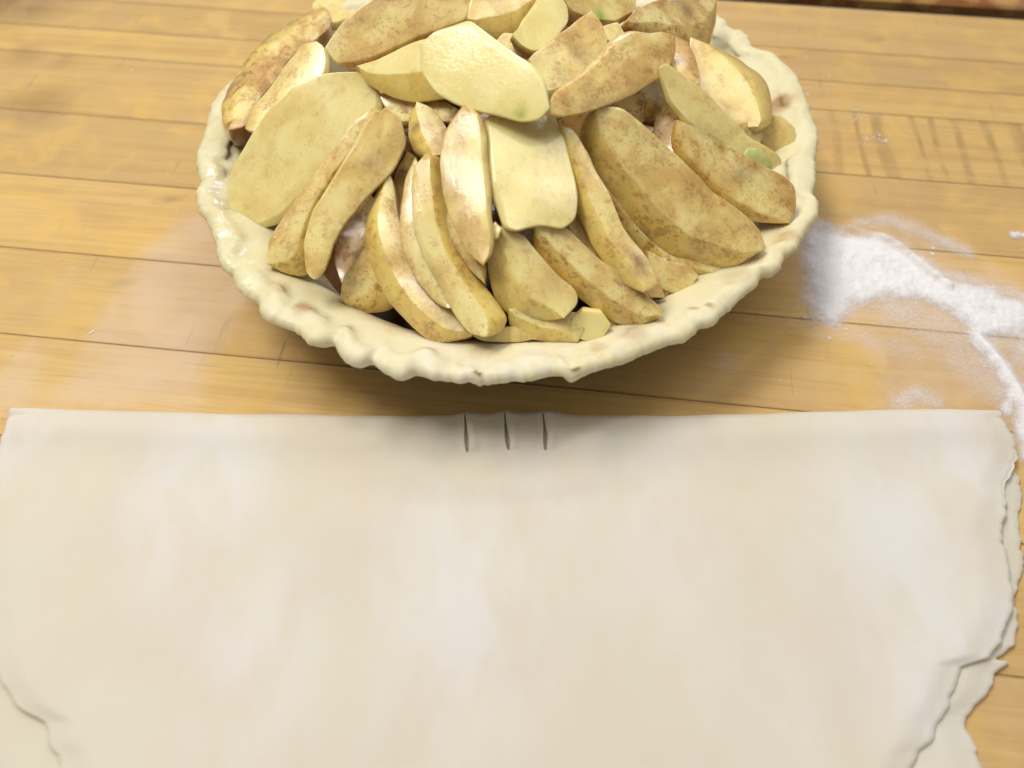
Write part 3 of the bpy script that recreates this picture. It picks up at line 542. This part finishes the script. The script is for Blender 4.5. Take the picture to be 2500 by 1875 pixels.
def make_layer(name, Lp, Rp, z0, z1, foldarc, cols, rows, jag):
    """z0 underside, z1 top of this layer"""
    wL = np.array([on_z(*p, z1)[:2] for p in Lp]); wR = np.array([on_z(*p, z1)[:2] for p in Rp])
    kl, kr = np.argsort(wL[:, 1]), np.argsort(wR[:, 1])
    vs, fl, ba = [], [], []
    C = len(cols)
    hz = (z1 - z0)
    arc = [(-0.0 , 0)]
    rws = []
    if foldarc:
        r = z1 / 2
        for q in range(9):
            t = math.pi * (q / 9) - math.pi / 2; rws.append(('arc', r * math.cos(t), r + r * math.sin(t)))
    for v in rows: rws.append(('row', v, z1))
    for kind, p, q in rws:
        for ci, u in enumerate(cols):
            # edge rings: u<0 or u>1 mean rim rows turned under
            uu = min(1, max(0, u))
            if kind == 'arc':
                ye = None; off = p - z1 / 2
            y = None
            xg = wL[kl[-1], 0] * (1 - uu) + wR[kr[-1], 0] * uu
            yf = yfold(xg) - z1 / 2 + .0006 * nz(xg, 0, 4, 45)
            y = yf + (p if kind == 'arc' else -p * (yf - yb))
            yc = min(y, yf)
            xl = float(np.interp(yc, wL[kl, 1], wL[kl, 0])); xr = float(np.interp(yc, wR[kr, 1], wR[kr, 0]))
            x = xl + (xr - xl) * uu; dl, dr_ = (xr - xl) * uu, (xr - xl) * (1 - uu)
            if jag: x += math.exp(-(dl / .003) ** 2) * (.0013 * nz(yc, 0, 2, 160) + .0006 * nz(yc, 0, z0 * 999, 420)) + math.exp(-(dr_ / .003) ** 2) * (.0012 * nz(yc, 3, 2, 190) + .0008 * nz(yc, 5, z0 * 999, 430) + .0003 * nz(yc, 1, 5, 900))
            z = q
            if u < 0 or u > 1:                                  # rounded cut edge going down
                k = (-u if u < 0 else u - 1); z = q - hz * (.56 + .44 * min(1, k * 1.)) if kind == 'row' else q; x += (-1 if u < 0 else 1) * .0005 * math.sin(min(1, k) * math.pi)
                if kind == 'arc': z = q
            else:
                e = min(uu * (xr - xl), (1 - uu) * (xr - xl)); z -= hz * (.42 * (1 - sst(0, .011 + .004 * nz(y, 2, 2, 60), e)) + .12 * (1 - sst(0, .0015, e))) * (1 if kind == 'row' else 0)
                wob = .0009 * nz(x, y, z0 * 100, 16) + .0005 * nz(x, y, 3, 42)
                ridge = .0011 * math.exp(-(((yf - y) - .006) / .006) ** 2) - .0011 * math.exp(-(((yf - y) - .022) / .012) ** 2)
                if kind == 'row' and foldarc: z += wob + ridge
                elif kind == 'row': z += wob * .7
                if foldarc:
                    for s in slw:
                        t = sst(s[0, 1] + .004, s[0, 1] - .001, y) * sst(s[-1, 1] - .0005, s[-1, 1] + .0015, y)
                        if t > 0 or y > s[0, 1]:
                            xc = float(np.interp(y, s[::-1, 1], s[::-1, 0])); d = abs(x - xc); L_ = (s[0, 1] - y) / (s[0, 1] - s[-1, 1])
                            wd = .00058 * (.35 + .9 * math.exp(-((L_ - .72) / .28) ** 2)) if L_ < 1 else .0002
                            if kind == 'arc': t = .5 if y > s[0, 1] - .004 else t
                            z -= t * .0030 * (1 - sst(wd * .45, wd * 1.25, d)) * (1 if kind == 'row' else .25)
                            z += .0009 * math.exp(-((x - xc - .0022) / .0016) ** 2) * t * (1 if kind == 'row' else 0)
                            z -= .0005 * math.exp(-((x - xc + .003) / .0022) ** 2) * t * (1 if kind == 'row' else 0)
            vs.append((x, y, max(z, .0001)))
            f = 0
            for (px, py), R_, A_ in dflour: f = max(f, A_ * sst(R_ * 1.4, 0, math.hypot((x - px), (y - py) * .6)))
            fl.append(f); ba.append(0. if foldarc else 1.)
    fs = [(i * C + j, i * C + j + 1, (i + 1) * C + j + 1, (i + 1) * C + j)[::-1] for i in range(len(rws) - 1) for j in range(C - 1)]
    return mesh_obj(name, vs, fs, DOUGH, attrs={'flour': fl, 'bare': ba})
dflour = [((500, 1180), .024, .9), ((1120, 1450), .030, .85), ((1130, 1380), .016, .7), ((1330, 1180), .018, .5), ((2330, 1110), .020, .8), ((2200, 1330), .03, .8), ((2290, 1530), .03, .7), ((2400, 1570), .02, .9), ((620, 1600), .022, .6), ((2250, 1700), .02, .7), ((60, 1030), .014, .7), ((1600, 1230), .03, .5), ((1700, 1090), .02, .3), ((1860, 1750), .02, .4)]
dflour = [(on_z(*p, ZT)[:2], r, a) for p, r, a in dflour]
ucols = set(np.linspace(0, 1, 190).round(5)) | set(np.linspace(0, .03, 14).round(5)) | set(np.linspace(.97, 1, 14).round(5)); x0_, x1_ = on_z(22, 1000, ZT)[0], on_z(2436, 1000, ZT)[0]
for s in slw:
    for xx in np.arange(s[:, 0].min() - .0016, s[:, 0].max() + .0040, .00016):
        yy = s[:, 1].mean(); xl = xat(Lt, ZT, yy); xr = xat(Rt, ZT, yy)
        ucols.add(round(float((xx - xl) / (xr - xl)), 5))
ucols = [-1., -.75, -.5, -.25] + sorted(ucols) + [1.25, 1.5, 1.75, 2.]
span = yfold(0) - yb
rows = sorted(set(list(np.arange(0, .024, .0004) / span) + list(np.arange(.024, span, .0008) / span)))
DT = bpy.data.objects.new('folded_pie_dough', None); COL.objects.link(DT); DT.location = (0, .08, 0)
tag(DT, 'large pale sheet of rolled pastry dough folded in half, three slits in its fold', 'dough sheet')
for o in (make_layer('upper_layer', Lt, Rt, ZM, ZT, True, ucols, rows, True),
          make_layer('lower_layer', Lb, Rb, .0002, ZM - .0002, False, [-1., -.66, -.33] + sorted(set(np.linspace(0, 1, 160).round(5)) | set(np.linspace(0, .03, 14).round(5)) | set(np.linspace(.97, 1, 14).round(5))) + [1.33, 1.66, 2.], list(np.linspace(.012, 1, 340)), True)):
    o.parent = DT; o.matrix_parent_inverse = Matrix.Translation((0, -.08, 0))
    md = o.modifiers.new('s', 'SUBSURF'); md.levels = md.render_levels = 0
# ------------------------------------------------------------------ flour
P1 = wpoly([(800, 120), (1000, 170), (1130, 195), (1250, 205), (1350, 245), (1450, 325), (1560, 395), (1700, 475), (1850, 520), (2000, 555), (2120, 600), (2300, 700), (2300, 930), (2150, 900), (1980, 920), (1930, 960), (1830, 880), (1700, 745), (1600, 695), (1450, 645), (1250, 660), (1080, 700), (1000, 755), (990, 845), (900, 860), (820, 800), (740, 780), (690, 650), (680, 520), (700, 300), (700, 180)], E_)
P2 = wpoly([(40, 1150), (30, 950), (150, 900), (330, 960), (390, 1060), (390, 1150), (200, 1220)], E_)
lines = [(wpoly([(1880, 900), (1980, 1000), (2070, 1120), (2130, 1220), (2190, 1330), (2212, 1500), (2260, 1700)], E_), .0045, .95),
         (wpoly([(1120, 130), (1330, 110), (1550, 200), (1800, 320)], E_), .0055, .50),
         (wpoly([(1300, 60), (1500, 130)], E_), .003, .35), (wpoly([(2140, 205), (2300, 215)], E_), .002, .8),
         (wpoly([(1700, 500), (1900, 540), (2212, 640)], E_), .006, .55),
         (wpoly([(1380, 1340), (1480, 1280), (1600, 1330)], E_), .005, .55), (wpoly([(2120, 1250), (2100, 1400)], E_), .003, .8),
         (wpoly([(1050, 880), (1230, 940)], E_), .004, .35), (wpoly([(1100, 1180), (1350, 1210)], E_), .006, .25),
         (wpoly([(1300, 700), (1600, 780), (1950, 930)], E_), .012, .50), (wpoly([(1650, 900), (1950, 1100), (2150, 1350)], E_), .013, .46), (wpoly([(820, 860), (1150, 900), (1500, 1000)], E_), .007, .34), (wpoly([(1650, 620), (2212, 780)], E_), .008, .8), (wpoly([(1500, 880), (1700, 950)], E_), .007, .35),
         (wpoly([(2212, 950), (2330, 1150), (2400, 1400)], E_), .012, .55), (wpoly([(640, 800), (740, 850)], E_), .003, .3),
         (wpoly([(345, 1285), (372, 1280)], G_), .002, .6), (wpoly([(0, 1420), (60, 1370)], G_), .006, .25)]
shade_left = E_((850, 400)); sl_x = on_z(*shade_left)[0]
strand = wpoly([(1010, 170), (1130, 205), (1240, 225), (1340, 270), (1420, 340), (1500, 410), (1600, 490), (1700, 560)], E_)
tail = lines[0][0]
STEP = .0008
def flour_at(x, y):
    d = 0.
    sd = poly_sd(P1, x, y)
    if sd > -.012: d = max(d, sst(-.0090, .0090, sd + .0035 * nz(x, y, 0, 120) + .0015 * nz(x, y, 0, 400)) * (.98 if x > sl_x else .50 + .48 * sst(sl_x - .02, sl_x, x)))
    sd = poly_sd(P2, x, y)
    if sd > -.006: d = max(d, .42 * sst(-.003, .012, sd))
    for pl, w, a in lines: d = max(d, a * sst(w * 1.7, w * .1, line_d(pl, x, y) + .0015 * nz(x, y, 3, 200)))
    return d
pts = {}; vs, den = [], []
xa, xb_, ya, yb_ = .045, .24, .09, .275
nxg, nyg = int((xb_ - xa) / STEP), int((yb_ - ya) / STEP)
D = np.zeros((nxg, nyg))
for i in range(nxg):
    for j in range(nyg): D[i, j] = flour_at(xa + i * STEP, ya + j * STEP)
idx = -np.ones((nxg, nyg), int)
for i in range(nxg):
    for j in range(nyg):
        if D[max(0, i - 1):i + 2, max(0, j - 1):j + 2].max() > .09:
            x, y, d = xa + i * STEP, ya + j * STEP, D[i, j]; idx[i, j] = len(vs)
            z = .00035 + .0010 * d * d * (1 + .5 * nz(x, y, 0, 60) + .5 * nz(x, y, 0, 300) + .5 * nz(x, y, 4, 700)) + .0022 * sst(.0026, .0004, line_d(strand, x, y) + .0006 * nz(x, y, 8, 300)) + .0014 * sst(.003, .0004, line_d(tail, x, y)) * d
            vs.append((x, y, z)); den.append(d)
fs = [(idx[i, j], idx[i + 1, j], idx[i + 1, j + 1], idx[i, j + 1]) for i in range(nxg - 1) for j in range(nyg - 1)
      if min(idx[i, j], idx[i + 1, j], idx[i + 1, j + 1], idx[i, j + 1]) >= 0 and max(D[i, j], D[i + 1, j], D[i + 1, j + 1], D[i, j + 1]) > .09]
fs = [tuple(int(q) for q in f) for f in fs]
o = mesh_obj('flour', vs, fs, FLOUR, attrs={'cover': den}); tag(o, 'white flour spilled over the table right of the pie', 'flour', kind='stuff')
# loose flecks
CR = plain('flour_fleck', (.86, .84, .84), .9)
vs, fs = [], []
flk = [(1070, 740, .9), (1095, 760, .8), (1080, 800, 1.2), (1105, 795, .9), (1060, 810, .8), (1160, 940, 1.2), (1200, 925, 1.1), (1225, 920, 1.2), (1240, 940, .9), (1270, 960, 1.1), (1110, 880, .7), (1100, 905, .7), (1220, 880, .6), (900, 500, .9), (890, 515, .7), (930, 685, .9), (940, 690, .8), (880, 630, .8), (1040, 720, .7), (740, 640, .7), (745, 390, .7), (1140, 400, .6), (850, 130, .6), (1110, 965, .8), (1280, 950, .7)]
rr = random.Random(5)
flk = [(F_((a + rr.uniform(-12, 12), b + rr.uniform(-12, 12))), c * rr.uniform(.25, .6)) for a, b, c in flk for _ in range(3)]
flk += [(E_((rr.gauss(1500, 420), rr.gauss(950, 300))), rr.uniform(.15, .3)) for _ in range(160)] + [(G_((a, b)), c) for a, b, c in ((510, 272, .8), (620, 258, .6), (350, 1285, .8), (362, 1278, .6), (45, 1370, .5))]
for _ in range(900):                                            # scattered fringe of the spill
    x, y = rr.uniform(.075, .24), rr.uniform(.10, .26); sd_ = poly_sd(P1, x, y)
    ld = min(line_d(pl, x, y) for pl, w, a in lines[:4])
    if (-.012 < sd_ < .006 and rr.random() < math.exp(-abs(sd_) / .005)) or (ld < .010 and rr.random() < .35):
        d_ = np.array([x, y, 0]) - CP; zz = d_ @ FW; flk.append(((1250 + FPX * (d_ @ RT) / zz, 937.5 - FPX * (d_ @ UP) / zz), rr.choice((.2, .25, .35, .5, .8))))
for (X, Y), s in flk:
    if Y > 990: continue
    p = on_z(X, Y); b = len(vs); s *= .0009
    for j in range(6):
        t = j / 6 * 2 * math.pi; q = s * rr.uniform(.6, 1.2); vs.append((p[0] + q * math.cos(t), p[1] + q * math.sin(t), .0002))
    vs.append((p[0], p[1], .0002 + s * .8)); fs += [(b + j, b + (j + 1) % 6, b + 6) for j in range(6)]
o = mesh_obj('flour_flecks', vs, fs, CR); tag(o, 'tiny loose flecks of flour scattered over the planks', 'flour', kind='stuff')
